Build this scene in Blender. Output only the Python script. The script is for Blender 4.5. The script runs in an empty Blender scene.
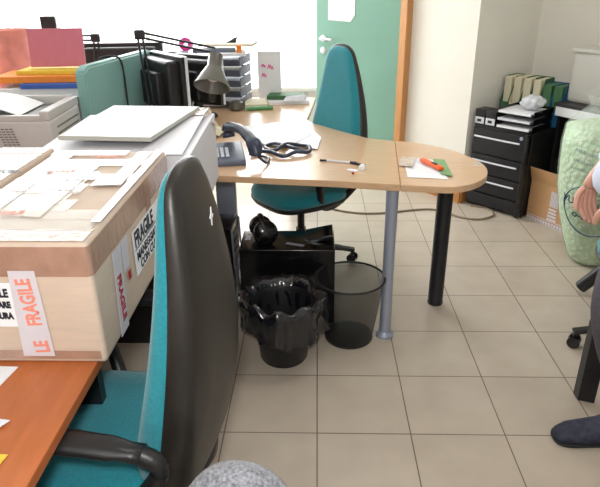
import bpy, bmesh, math, random
from mathutils import Vector, Matrix, noise
random.seed(7)
sc = bpy.context.scene
COL = sc.collection
R = math.radians

# ------------------------------------------------------------ camera, world, light, exposure
cd = bpy.data.cameras.new('camera'); cam = bpy.data.objects.new('camera', cd); COL.objects.link(cam)
FPX, PIT, ROL, YAW, CH = 586.448, .4274, -.0118, -.0321, 1.487
cd.sensor_width = 36; cd.lens = FPX / 600 * 36; cd.clip_start = .05
fw = Vector((math.sin(YAW) * math.cos(PIT), math.cos(YAW) * math.cos(PIT), -math.sin(PIT)))
r0 = Vector((math.cos(YAW), -math.sin(YAW), 0)); u0 = r0.cross(fw)
rr = r0 * math.cos(ROL) + u0 * math.sin(ROL); uu = -r0 * math.sin(ROL) + u0 * math.cos(ROL)
cam.matrix_world = Matrix(((rr.x, uu.x, -fw.x, 0), (rr.y, uu.y, -fw.y, 0), (rr.z, uu.z, -fw.z, CH), (0, 0, 0, 1)))
sc.camera = cam

w = bpy.data.worlds.new('sky'); sc.world = w; w.use_nodes = True
bg = w.node_tree.nodes['Background']; bg.inputs[0].default_value = (.93, .97, 1, 1); bg.inputs[1].default_value = 3.2

def area(name, loc, target, sx, sy, power, col=(1, 1, 1)):
    l = bpy.data.lights.new(name, 'AREA'); l.shape = 'RECTANGLE'; l.size = sx; l.size_y = sy; l.energy = power; l.color = col
    o = bpy.data.objects.new(name, l); COL.objects.link(o); o.location = loc
    o.rotation_euler = (Vector(target) - Vector(loc)).to_track_quat('-Z', 'Y').to_euler(); return o
area('window_daylight', (-1.9, 5.42, 1.62), (-1.3, 2.2, .6), 3.5, 1.7, 180, (.96, .98, 1))
area('overhead_fill', (.9, 2.3, 2.62), (.9, 2.3, 0), 1.2, .6, 10, (1, 1, 1))  # added overhead fill over the right side, no known lamp there
area('overhead_fill', (-.6, -.4, 2.62), (-.6, -.4, 0), 1.2, .6, 10, (1, 1, 1))  # second added fill, above and behind the camera
area('camera_flash', (-.03, -.03, 1.62), (.1, 2.2, .3), .1, .07, 17, (1, .98, .96))
sc.view_settings.view_transform = 'Standard'; sc.view_settings.look = 'None'
sc.view_settings.exposure = 0.0; sc.view_settings.gamma = 1; sc.view_settings.use_curve_mapping = False

# ------------------------------------------------------------ materials
def lin(c): return tuple(((v / 255) / 12.92 if v / 255 <= .04045 else ((v / 255 + .055) / 1.055) ** 2.4) for v in c)
def mat(name, c, rough=.5, metal=0, var=.06, scale=30, bump=0, bscale=200, coat=0, spec=.5, alpha=1, trans=0, sheen=0, c2=None, stretch=None, emit=0):
    m = bpy.data.materials.new(name); m.use_nodes = True
    n = m.node_tree.nodes; l = m.node_tree.links; b = n['Principled BSDF']
    tc = n.new('ShaderNodeTexCoord'); mp = n.new('ShaderNodeMapping'); l.new(tc.outputs['Object'], mp.inputs[0])
    if stretch: mp.inputs['Scale'].default_value = stretch
    no = n.new('ShaderNodeTexNoise'); no.inputs['Scale'].default_value = scale; no.inputs['Detail'].default_value = 4
    l.new(mp.outputs[0], no.inputs[0])
    cr = n.new('ShaderNodeValToRGB'); c = lin(c)
    a = tuple(v * (1 - var) for v in c); d = lin(c2) if c2 else tuple(min(1, v * (1 + var)) for v in c)
    cr.color_ramp.elements[0].position = .3; cr.color_ramp.elements[1].position = .7
    cr.color_ramp.elements[0].color = (*a, 1); cr.color_ramp.elements[1].color = (*d, 1)
    l.new(no.outputs[0], cr.inputs[0]); l.new(cr.outputs[0], b.inputs['Base Color'])
    b.inputs['Roughness'].default_value = rough; b.inputs['Metallic'].default_value = metal
    b.inputs['Coat Weight'].default_value = coat; b.inputs['Coat Roughness'].default_value = .12
    b.inputs['Specular IOR Level'].default_value = spec; b.inputs['Alpha'].default_value = alpha
    b.inputs['Transmission Weight'].default_value = trans; b.inputs['Sheen Weight'].default_value = sheen
    if bump:
        n2 = n.new('ShaderNodeTexNoise'); n2.inputs['Scale'].default_value = bscale; l.new(tc.outputs['Object'], n2.inputs[0])
        bp = n.new('ShaderNodeBump'); bp.inputs['Strength'].default_value = bump; bp.inputs['Distance'].default_value = .003
        l.new(n2.outputs[0], bp.inputs['Height']); l.new(bp.outputs[0], b.inputs['Normal'])
    return m
M = {}
M['wall'] = mat('wall_paint', (240, 236, 226), .8, var=.02, scale=3, bump=.1)
M['wallw'] = mat('white_wall_paint', (238, 238, 234), .8, var=.02, scale=3)
M['ceil'] = mat('ceiling_paint', (240, 240, 236), .9, var=.01)
M['skirt'] = mat('skirting_wood', (190, 130, 70), .5, stretch=(1, 1, 8))
M['jamb'] = mat('door_frame_wood', (196, 140, 84), .45, var=.12, scale=12, stretch=(6, 6, .6))
M['door'] = mat('green_door_paint', (126, 172, 154), .45, var=.05, scale=3)
M['beech'] = mat('beech_laminate', (208, 172, 136), .28, var=.09, scale=9, stretch=(1.2, 9, 9), coat=.25)
M['beech_edge'] = mat('beech_edge', (206, 156, 110), .35, var=.08, scale=9, stretch=(1.5, 9, 9))
M['cherry'] = mat('cherry_laminate', (180, 102, 56), .34, var=.1, scale=7, stretch=(8, 1, 8), coat=.1)
M['cherry_edge'] = mat('cherry_edge', (160, 74, 30), .4, var=.1, scale=8)
M['silver'] = mat('silver_paint', (160, 168, 186), .35, .35, var=.03)
M['black'] = mat('black_plastic', (26, 26, 28), .42, var=.1, bump=.15)
M['blackg'] = mat('black_gloss', (14, 14, 16), .18, var=.1)
M['blackm'] = mat('black_metal', (34, 34, 38), .4, .2, var=.08)
M['shell'] = mat('scuffed_black_plastic', (36, 33, 30), .40, var=.2, scale=14, bump=.12, bscale=300)
M['teal'] = mat('teal_fabric', (20, 132, 146), .85, var=.14, scale=140, bump=.35, bscale=700, sheen=.35)
M['card'] = mat('cardboard', (204, 184, 166), .75, var=.05, scale=14, stretch=(1, 1, 6))
M['cardb'] = mat('brown_cardboard', (184, 142, 100), .75, var=.06, scale=14)
M['tape'] = mat('brown_parcel_tape', (166, 132, 114), .22, var=.14, scale=22, stretch=(1, 8, 1), coat=.6, bump=.5, bscale=60)
M['clear_tape'] = mat('cream_packing_tape', (196, 176, 154), .3, var=.1, scale=26, coat=.25, bump=.9, bscale=50, c2=(226, 216, 204), stretch=(1, 3, 1))
M['wtape'] = mat('white_tape', (210, 206, 214), .4, var=.03)
M['white'] = mat('white_paper', (236, 238, 242), .7, var=.02)
M['whitecard'] = mat('white_carton_board', (222, 222, 228), .6, var=.02, scale=6)
M['greyboard'] = mat('pale_grey_board', (182, 182, 174), .5, var=.02, scale=6)
M['red'] = mat('faded_red_ink', (232, 140, 120), .6)
M['redd'] = mat('red_ink', (170, 50, 50), .6)
M['ink'] = mat('black_ink', (30, 32, 42), .6)
M['blueink'] = mat('blue_ink', (40, 84, 120), .6)
M['beige'] = mat('beige_plastic', (198, 197, 195), .45, var=.02, bump=.08)
M['beiged'] = mat('grey_plastic', (122, 122, 120), .5, var=.04)
M['part'] = mat('pale_teal_plastic', (128, 172, 168), .5, var=.04, scale=4)
M['rose'] = mat('rose_paper', (222, 150, 140), .8, var=.15, scale=14)
M['pink'] = mat('pink_card', (206, 118, 136), .7, var=.03)
M['orange'] = mat('orange_card', (240, 140, 50), .7)
M['yellow'] = mat('yellow_card', (228, 200, 70), .7)
M['blue'] = mat('blue_card', (60, 96, 180), .6)
M['tan'] = mat('tan_pink_paper', (220, 172, 150), .8, var=.12, scale=18)
M['mag'] = mat('magenta_plastic', (232, 60, 160), .4)
M['green'] = mat('green_plastic', (84, 152, 96), .4)
M['greenl'] = mat('light_green_card', (128, 170, 116), .7)
M['dgreen'] = mat('green_card', (66, 108, 70), .7)
M['bluebox'] = mat('blue_magazine_file', (26, 98, 150), .6)
M['cream'] = mat('cream_pages', (222, 214, 186), .8, var=.1, scale=60, stretch=(12, 1, 1))
M['slate'] = mat('slate_plastic', (92, 100, 116), .4, var=.05)
M['navy'] = mat('dark_blue_plastic', (44, 52, 72), .35, var=.1)
M['lampgrey'] = mat('grey_lamp_enamel', (98, 96, 90), .3, .3)
M['pale'] = mat('pale_enamel', (220, 222, 230), .4)
M['orangep'] = mat('orange_plastic', (240, 96, 30), .35)
M['liner'] = mat('black_bin_liner', (18, 19, 26), .16, var=.25, scale=8, coat=.5, bump=1.0, bscale=42)
M['glass'] = None
M['skin'] = mat('skin', (212, 160, 140), .5, var=.08, scale=30, bump=.2, bscale=120)
M['sleeve'] = mat('pale_blue_cotton', (214, 222, 240), .85, var=.03, bump=.3, bscale=40)
M['trouser'] = mat('grey_trouser_cloth', (84, 80, 88), .9, var=.15, scale=90, bump=.3, bscale=300)
M['shoe'] = mat('dark_blue_suede', (46, 50, 68), .7, var=.45, scale=45, bump=.6, bscale=130)
M['sole'] = mat('dark_rubber_sole', (38, 38, 44), .7)
M['hair'] = mat('brown_hair', (70, 50, 36), .6, var=.3, scale=80)
M['melange'] = mat('grey_melange_fabric', (116, 118, 126), .95, var=.3, scale=150, bump=.8, bscale=260, c2=(168, 170, 178), sheen=.3)
M['cable'] = mat('grey_cable', (140, 124, 104), .6)

def shade_mix(name, col, fac, rough=.2, gloss=True):
    m = bpy.data.materials.new(name); m.use_nodes = True; n = m.node_tree.nodes; l = m.node_tree.links
    b = n['Principled BSDF']; b.inputs['Base Color'].default_value = (*lin(col), 1); b.inputs['Roughness'].default_value = rough
    t = n.new('ShaderNodeBsdfTransparent'); mx = n.new('ShaderNodeMixShader'); mx.inputs[0].default_value = fac
    l.new(t.outputs[0], mx.inputs[1]); l.new(b.outputs[0], mx.inputs[2]); l.new(mx.outputs[0], n['Material Output'].inputs[0]); return m
M['glass'] = shade_mix('window_glass', (235, 240, 240), .06, .02)
M['mesh'] = shade_mix('black_wire_mesh', (22, 22, 24), .5, .35)
M['film'] = shade_mix('clear_plastic_film', (216, 222, 214), .22, .18)
M['plast'] = shade_mix('milky_plastic', (226, 224, 216), .55, .3)
M['film_tape'] = shade_mix('clear_parcel_tape', (232, 224, 212), .42, .16)  # clear tape, part of the window glare painted in as cream tint
M['wrap'] = shade_mix('white_plastic_wrap', (226, 228, 234), .85, .25)

def floor_mat():
    m = bpy.data.materials.new('floor_tiles'); m.use_nodes = True; n = m.node_tree.nodes; l = m.node_tree.links; b = n['Principled BSDF']
    tc = n.new('ShaderNodeTexCoord'); sx = n.new('ShaderNodeSeparateXYZ'); l.new(tc.outputs['Object'], sx.inputs[0])
    def ax(out, off):
        a = n.new('ShaderNodeMath'); a.operation = 'SUBTRACT'; l.new(sx.outputs[out], a.inputs[0]); a.inputs[1].default_value = off
        d = n.new('ShaderNodeMath'); d.operation = 'DIVIDE'; l.new(a.outputs[0], d.inputs[0]); d.inputs[1].default_value = .333
        f = n.new('ShaderNodeMath'); f.operation = 'FRACT'; l.new(d.outputs[0], f.inputs[0])
        s = n.new('ShaderNodeMath'); s.operation = 'SUBTRACT'; l.new(f.outputs[0], s.inputs[0]); s.inputs[1].default_value = .5
        b_ = n.new('ShaderNodeMath'); b_.operation = 'ABSOLUTE'; l.new(s.outputs[0], b_.inputs[0])
        g = n.new('ShaderNodeMath'); g.operation = 'GREATER_THAN'; l.new(b_.outputs[0], g.inputs[0]); g.inputs[1].default_value = .5 - .0065
        fl = n.new('ShaderNodeMath'); fl.operation = 'FLOOR'; l.new(d.outputs[0], fl.inputs[0]); return g, fl
    gx, fx = ax('X', .001); gy, fy = ax('Y', 1.6284)
    mx = n.new('ShaderNodeMath'); mx.operation = 'MAXIMUM'; l.new(gx.outputs[0], mx.inputs[0]); l.new(gy.outputs[0], mx.inputs[1])
    cb = n.new('ShaderNodeCombineXYZ'); l.new(fx.outputs[0], cb.inputs[0]); l.new(fy.outputs[0], cb.inputs[1])
    wn = n.new('ShaderNodeTexWhiteNoise'); l.new(cb.outputs[0], wn.inputs[0])
    no = n.new('ShaderNodeTexNoise'); no.inputs['Scale'].default_value = 6; no.inputs['Detail'].default_value = 6; l.new(tc.outputs['Object'], no.inputs[0])
    ad = n.new('ShaderNodeMath'); ad.operation = 'MULTIPLY_ADD'; l.new(wn.outputs[0], ad.inputs[0]); ad.inputs[1].default_value = .25; l.new(no.outputs[0], ad.inputs[2])
    cr = n.new('ShaderNodeValToRGB'); cr.color_ramp.elements[0].position = .35; cr.color_ramp.elements[1].position = .85
    cr.color_ramp.elements[0].color = (*lin((186, 173, 157)), 1); cr.color_ramp.elements[1].color = (*lin((199, 187, 171)), 1); l.new(ad.outputs[0], cr.inputs[0])
    mc = n.new('ShaderNodeMix'); mc.data_type = 'RGBA'; l.new(mx.outputs[0], mc.inputs[0]); l.new(cr.outputs[0], mc.inputs[6]); mc.inputs[7].default_value = (*lin((112, 98, 86)), 1)
    l.new(mc.outputs[2], b.inputs['Base Color']); b.inputs['Roughness'].default_value = .34
    bp = n.new('ShaderNodeBump'); bp.inputs['Strength'].default_value = .3; bp.inputs['Distance'].default_value = .002; bp.invert = True
    l.new(mx.outputs[0], bp.inputs['Height']); l.new(bp.outputs[0], b.inputs['Normal']); return m
M['floor'] = floor_mat()
def chips_mat():
    m = bpy.data.materials.new('green_packing_chips'); m.use_nodes = True; n = m.node_tree.nodes; l = m.node_tree.links; b = n['Principled BSDF']
    tc = n.new('ShaderNodeTexCoord'); v = n.new('ShaderNodeTexVoronoi'); v.inputs['Scale'].default_value = 38; l.new(tc.outputs['Object'], v.inputs[0])
    cr = n.new('ShaderNodeValToRGB'); cr.color_ramp.elements[0].color = (*lin((232, 242, 220)), 1); cr.color_ramp.elements[1].color = (*lin((190, 220, 178)), 1); cr.color_ramp.elements[1].position = .6
    l.new(v.outputs['Distance'], cr.inputs[0]); l.new(cr.outputs[0], b.inputs['Base Color']); b.inputs['Roughness'].default_value = .8
    bp = n.new('ShaderNodeBump'); bp.invert = True; bp.inputs['Strength'].default_value = 1; bp.inputs['Distance'].default_value = .012; l.new(v.outputs['Distance'], bp.inputs['Height']); l.new(bp.outputs[0], b.inputs['Normal']); return m
M['chips'] = chips_mat()

# ------------------------------------------------------------ mesh helpers
def link(name, bm, m, parent=None, smooth=False, loc=None, rz=None):
    bmesh.ops.recalc_face_normals(bm, faces=bm.faces[:])
    me = bpy.data.meshes.new(name); bm.to_mesh(me); bm.free()
    o = bpy.data.objects.new(name, me); COL.objects.link(o); me.materials.append(M[m] if isinstance(m, str) else m)
    if smooth:
        for p in me.polygons: p.use_smooth = True
        if smooth != 'all':
            try: me.set_sharp_from_angle(angle=R(40))
            except Exception: pass
    if parent: o.parent = parent
    if loc: o.location = loc
    if rz is not None: o.rotation_euler.z = rz
    return o
def tag(o, label, cat, group=None):
    o['label'] = label; o['category'] = cat
    if group: o['group'] = group
    return o
def thing(name, label, cat, loc=(0, 0, 0), rz=0, group=None):
    o = bpy.data.objects.new(name, None); COL.objects.link(o); o.location = loc; o.rotation_euler.z = rz; o.empty_display_size = .05
    return tag(o, label, cat, group)
def struct(o): o['kind'] = 'structure'; return o
def relabel(o, s): o['label'] = s; return o
def box(bm, c, s, rz=0, bev=0, rot=None):
    r = bmesh.ops.create_cube(bm, size=1); vs = r['verts']
    mt = Matrix.Translation(c) @ (rot.to_4x4() if rot else Matrix.Rotation(rz, 4, 'Z')) @ Matrix.Diagonal((*s, 1))
    bmesh.ops.transform(bm, matrix=mt, verts=vs)
    if bev:
        es = list({e for v in vs for e in v.link_edges}); bmesh.ops.bevel(bm, geom=es, offset=bev, segments=3, affect='EDGES', profile=.6)
    return bm
def B(c, s, rz=0, bev=0, rot=None): return box(bmesh.new(), c, s, rz, bev, rot)
def lathe(bm, prof, c=(0, 0, 0), n=40, f=None, rot=None):
    rings = []
    for k, (r, z) in enumerate(prof):
        ring = []
        for i in range(n):
            a = 2 * math.pi * i / n; r_ = r * (f(a, k) if f else 1); p = Vector((r_ * math.cos(a), r_ * math.sin(a), z))
            if rot: p = rot @ p
            ring.append(bm.verts.new(p + Vector(c)))
        rings.append(ring)
    for a, b in zip(rings, rings[1:]):
        for i in range(n): bm.faces.new((a[i], a[(i + 1) % n], b[(i + 1) % n], b[i]))
    return rings
def solid_lathe(bm, prof, c=(0, 0, 0), n=40, rot=None):
    rg = lathe(bm, prof, c, n, None, rot); bm.faces.new(rg[0][::-1]); bm.faces.new(rg[-1]); return bm
def tube(bm, pts, rad, n=10, closed=False, flat=1.0, smooth=4):
    pts = [Vector(p) for p in pts]
    if smooth > 1:
        out = []; N = len(pts)
        rng = range(N) if closed else range(N - 1)
        for i in rng:
            p0 = pts[(i - 1) % N] if (closed or i > 0) else pts[i]; p1 = pts[i]; p2 = pts[(i + 1) % N]; p3 = pts[(i + 2) % N] if (closed or i + 2 < N) else p2
            for k in range(smooth):
                t = k / smooth; out.append(.5 * ((2 * p1) + (p2 - p0) * t + (2 * p0 - 5 * p1 + 4 * p2 - p3) * t * t + (3 * p1 - p0 - 3 * p2 + p3) * t ** 3))
        if not closed: out.append(pts[-1])
        pts = out
    N = len(pts); rings = []; up = Vector((0, 0, 1))
    for i, p in enumerate(pts):
        a = pts[(i - 1) % N] if (closed or i > 0) else p; b = pts[(i + 1) % N] if (closed or i < N - 1) else p
        t = (b - a).normalized(); s = t.cross(up)
        if s.length < .05: s = t.cross(Vector((0, 1, 0)))
        s.normalize(); q = s.cross(t).normalized(); rd = rad[min(i * len(rad) // N, len(rad) - 1)] if isinstance(rad, (list, tuple)) else rad
        rings.append([bm.verts.new(p + s * math.cos(2 * math.pi * k / n) * rd + q * math.sin(2 * math.pi * k / n) * rd * flat) for k in range(n)])
    for i in range(N if closed else N - 1):
        a = rings[i]; b = rings[(i + 1) % N]
        for k in range(n): bm.faces.new((a[k], a[(k + 1) % n], b[(k + 1) % n], b[k]))
    if not closed: bm.faces.new(rings[0][::-1]); bm.faces.new(rings[-1])
    return bm
def T(pts, rad, **k): return tube(bmesh.new(), pts, rad, **k)
def prism(poly, z0, z1, bev=0):
    bm = bmesh.new(); vs = [bm.verts.new((x, y, z0)) for x, y in poly]; f = bm.faces.new(vs)
    r = bmesh.ops.extrude_face_region(bm, geom=[f]); bmesh.ops.translate(bm, vec=(0, 0, z1 - z0), verts=[v for v in r['geom'] if isinstance(v, bmesh.types.BMVert)])
    if bev:
        es = [e for e in bm.edges if abs(e.verts[0].co.z - e.verts[1].co.z) < 1e-6]; bmesh.ops.bevel(bm, geom=es, offset=bev, segments=2, affect='EDGES')
    return bm
def spread(pts, n=5, closed=True):
    pts = [Vector((*p, 0)) for p in pts]; out = []; N = len(pts)
    for i in range(N if closed else N - 1):
        p0 = pts[(i - 1) % N] if closed or i else pts[i]; p1 = pts[i]; p2 = pts[(i + 1) % N]; p3 = pts[(i + 2) % N] if closed or i + 2 < N else p2
        for k in range(n):
            t = k / n; v = .5 * ((2 * p1) + (p2 - p0) * t + (2 * p0 - 5 * p1 + 4 * p2 - p3) * t * t + (3 * p1 - p0 - 3 * p2 + p3) * t ** 3); out.append((v.x, v.y))
    if not closed: out.append(tuple(pts[-1])[:2])
    return out
def sheet(poly, z, th=.0012, wob=0, seed=0, sub=10):
    # a sheet of paper: quad poly (4 corners) subdivided and gently waved, given thickness
    a, b, c, d = [Vector((*p, 0)) for p in poly]; bm = bmesh.new(); g = []
    for i in range(sub + 1):
        row = []
        for j in range(sub + 1):
            s, t = i / sub, j / sub; p = a * (1 - s) * (1 - t) + b * s * (1 - t) + c * s * t + d * (1 - s) * t
            h = abs(noise.noise(p * 9 + Vector((seed, 0, 0)))) * wob + th
            row.append(bm.verts.new((p.x, p.y, z + h)))
        g.append(row)
    for i in range(sub):
        for j in range(sub): bm.faces.new((g[i][j], g[i + 1][j], g[i + 1][j + 1], g[i][j + 1]))
    bm.normal_update(); bmesh.ops.solidify(bm, geom=bm.faces[:], thickness=th)
    return bm
def text(s, size, m, parent, origin, xdir, ydir, name='lettering', ext=.0004, bold=0, sx=1.0, align='LEFT'):
    c = bpy.data.curves.new('t', 'FONT'); c.body = s; c.size = size; c.extrude = ext; c.offset = bold; c.resolution_u = 3; c.align_x = align
    t = bpy.data.objects.new('t', c); COL.objects.link(t); bpy.context.view_layer.update()
    me = bpy.data.meshes.new_from_object(t.evaluated_get(bpy.context.evaluated_depsgraph_get())); bpy.data.objects.remove(t)
    x = Vector(xdir).normalized(); y = Vector(ydir).normalized(); z = x.cross(y); x = x * sx
    me.transform(Matrix(((x.x, y.x, z.x, origin[0]), (x.y, y.y, z.y, origin[1]), (x.z, y.z, z.z, origin[2]), (0, 0, 0, 1))))
    me.name = name; o = bpy.data.objects.new(name, me); COL.objects.link(o); me.materials.clear(); me.materials.append(M[m]); o.parent = parent; return o
def patch(poly3, th=.0006):
    bm = bmesh.new(); vs = [bm.verts.new(p) for p in poly3]; f = bm.faces.new(vs); f.normal_update(); n = f.normal.copy()
    r = bmesh.ops.extrude_face_region(bm, geom=[f]); bmesh.ops.translate(bm, vec=n * th, verts=[v for v in r['geom'] if isinstance(v, bmesh.types.BMVert)]); return bm
def pad(outline, prof, bend=lambda x, z: 0, tz=lambda z: 1):
    # closed cushion from an outline in the x-z plane; prof = (scale, y) rings from front centre to rear centre
    bm = bmesh.new(); cx = 0; cz = sum(p[1] for p in outline) / len(outline); rings = []
    for s, y in prof:
        rings.append([bm.verts.new((cx + (x - cx) * s, y * tz(cz + (z - cz) * s) + bend(x * s, cz + (z - cz) * s), cz + (z - cz) * s)) for x, z in outline])
    n = len(outline)
    for a, b in zip(rings, rings[1:]):
        for i in range(n): bm.faces.new((a[i], a[(i + 1) % n], b[(i + 1) % n], b[i]))
    for rg, fl in ((rings[0], 1), (rings[-1], 0)):
        c = Vector((0, 0, 0))
        for v in rg: c += v.co
        cv = bm.verts.new(c / n)
        for i in range(n): bm.faces.new((rg[i], rg[(i + 1) % n], cv))
    return bm
def copy_tree(o, parent=None):
    c = o.copy(); COL.objects.link(c)
    if parent: c.parent = parent
    for ch in list(o.children): copy_tree(ch, c)
    return c

# ------------------------------------------------------------ setting
A52 = R(-50); U = Vector((math.cos(A52), math.sin(A52), 0)); V = Vector((-math.sin(A52), math.cos(A52), 0))
CORN = Vector((1.015, 3.965, 0)); JAMB = CORN - U * .55; ALC = CORN + V * .70
struct(link('floor', B((-.2, 2.2, -.05), (8.6, 8.4, .1)), 'floor'))
struct(link('ceiling', B((-.2, 2.2, 2.75), (8.6, 8.4, .1)), 'ceil'))
def wall_seg(name, a, b, th, m='wall', z0=0, z1=2.7, side=1):
    a = Vector(a); b = Vector(b); d = (b - a); L = d.length; d.normalize(); nrm = Vector((-d.y, d.x, 0)) * side
    c = (a + b) / 2 + nrm * th / 2; return struct(link(name, B((c.x, c.y, (z0 + z1) / 2), (L, th, z1 - z0), math.atan2(d.y, d.x)), m))
wall_seg('wall_pillar', JAMB, CORN, .1)
wall_seg('wall_alcove', CORN + V * .1, ALC, .1, side=1)
FARR = ALC + U * 3.4
wall_seg('wall_right', ALC - U * .1, FARR, .1, side=1)
wall_seg('wall_rear', (-4.0, -1.6, 0), (4.05, -1.6, 0), .1, side=-1)
wall_seg('wall_left', (-3.9, -1.6, 0), (-3.9, 5.5, 0), .1, 'wallw')
wall_seg('wall_side', (3.63, -1.6, 0), (3.63, FARR.y + .1, 0), .1, 'wallw', side=-1)
DEND = JAMB - U * .86
# door frame (wood), green door leaf, slightly ajar
ang = math.atan2(U.y, U.x)
fr = bmesh.new()
jc = JAMB - U * .03; box(fr, (jc.x, jc.y, 1.03), (.06, .12, 2.06), ang)
jc = DEND - U * .03 + V * .05; box(fr, (jc.x, jc.y, 1.03), (.06, .12, 2.06), ang)
jc = (JAMB + DEND) / 2; box(fr, (jc.x, jc.y, 2.09), (.98, .12, .06), ang)
struct(link('trim_1', fr, 'jamb'))
wall_seg('wall_over_door', JAMB, DEND, .1, z0=2.12)
wall_seg('wall_beside_door', DEND - U * .06, DEND - U * .3, .1, 'wallw', side=-1)
DH = JAMB - U * .065; dl = Vector((.003 - DH.x, 4.9 - DH.y, 0)); DL = dl.length; dl.normalize(); dn = Vector((dl.y, -dl.x, 0)); dn = dn if dn.y < 0 else -dn
door = struct(link('door_1', B((DH + dl * DL / 2).to_tuple()[:2] + (1.03,), (DL, .04, 2.02), math.atan2(dl.y, dl.x), .003), 'door'))
hp = DH + dl * (DL - .07) + dn * .02
hb = bmesh.new(); yr = Matrix.Rotation(math.atan2(dn.y, dn.x), 3, 'Z') @ Matrix.Rotation(R(90), 3, 'Y')
solid_lathe(hb, [(.026, 0), (.026, .008), (.011, .012), (.011, .045)], (hp.x, hp.y, 1.045), 20, yr)
tube(hb, [hp + dn * .042 + Vector((0, 0, 1.045)), hp + dn * .045 - dl * .05 + Vector((0, 0, 1.045)), hp + dn * .045 - dl * .11 + Vector((0, 0, 1.04))], .010)
link('door_handle', hb, 'pale', door, True)
kb = bmesh.new(); solid_lathe(kb, [(.026, 0), (.026, .007), (.02, .01)], (hp.x, hp.y, .955), 20, yr); link('keyhole_plate', kb, 'pale', door, True)
q = DH + dl * (DL - .36) + dn * .0215; q2 = DH + dl * (DL - .115) + dn * .0215
no_ = tag(link('notice_sheet', patch([(q.x, q.y, 1.45), (q2.x, q2.y, 1.45), (q2.x, q2.y, 1.18), (q.x - .0 + dl.x * .04, q.y + dl.y * .04, 1.172), (q.x, q.y, 1.22)], .001), 'white'), 'white paper notice taped to the green door above its handle', 'notice')
# skirting
sk = JAMB.lerp(CORN, .5) - V * .006; struct(link('baseboard_pillar', B((sk.x, sk.y, .04), (.55, .012, .08), ang), 'skirt'))
sk = CORN.lerp(ALC, .5) + U * .006; struct(link('baseboard_alcove', B((sk.x, sk.y, .04), (.012, .70, .08), ang), 'skirt'))
# window wall
WY = 5.3
struct(link('wall_below_window', B((-1.95, WY + .1, .3), (4.1, .2, .6)), 'wallw'))
struct(link('wall_above_window', B((-1.95, WY + .1, 2.58), (4.1, .2, .24)), 'wallw'))
wf = bmesh.new()
for x in (-3.88, .02): box(wf, (x, WY + .1, 1.53), (.05, .08, 1.86))
for x in (-1.48, -2.7): box(wf, (x, WY + .1, 1.53), (.035, .06, 1.86))
box(wf, (-1.95, WY + .1, .62), (3.9, .08, .05)); box(wf, (-1.95, WY + .1, 2.44), (3.9, .08, .05))
wo = struct(link('window_1', wf, 'wallw'))
link('pane', B((-1.95, WY + .1, 1.53), (3.86, .006, 1.8)), 'glass', wo)
struct(link('trim_2', B((-1.95, WY - .05, .605), (3.95, .26, .03), 0, .004), 'wallw'))

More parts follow.
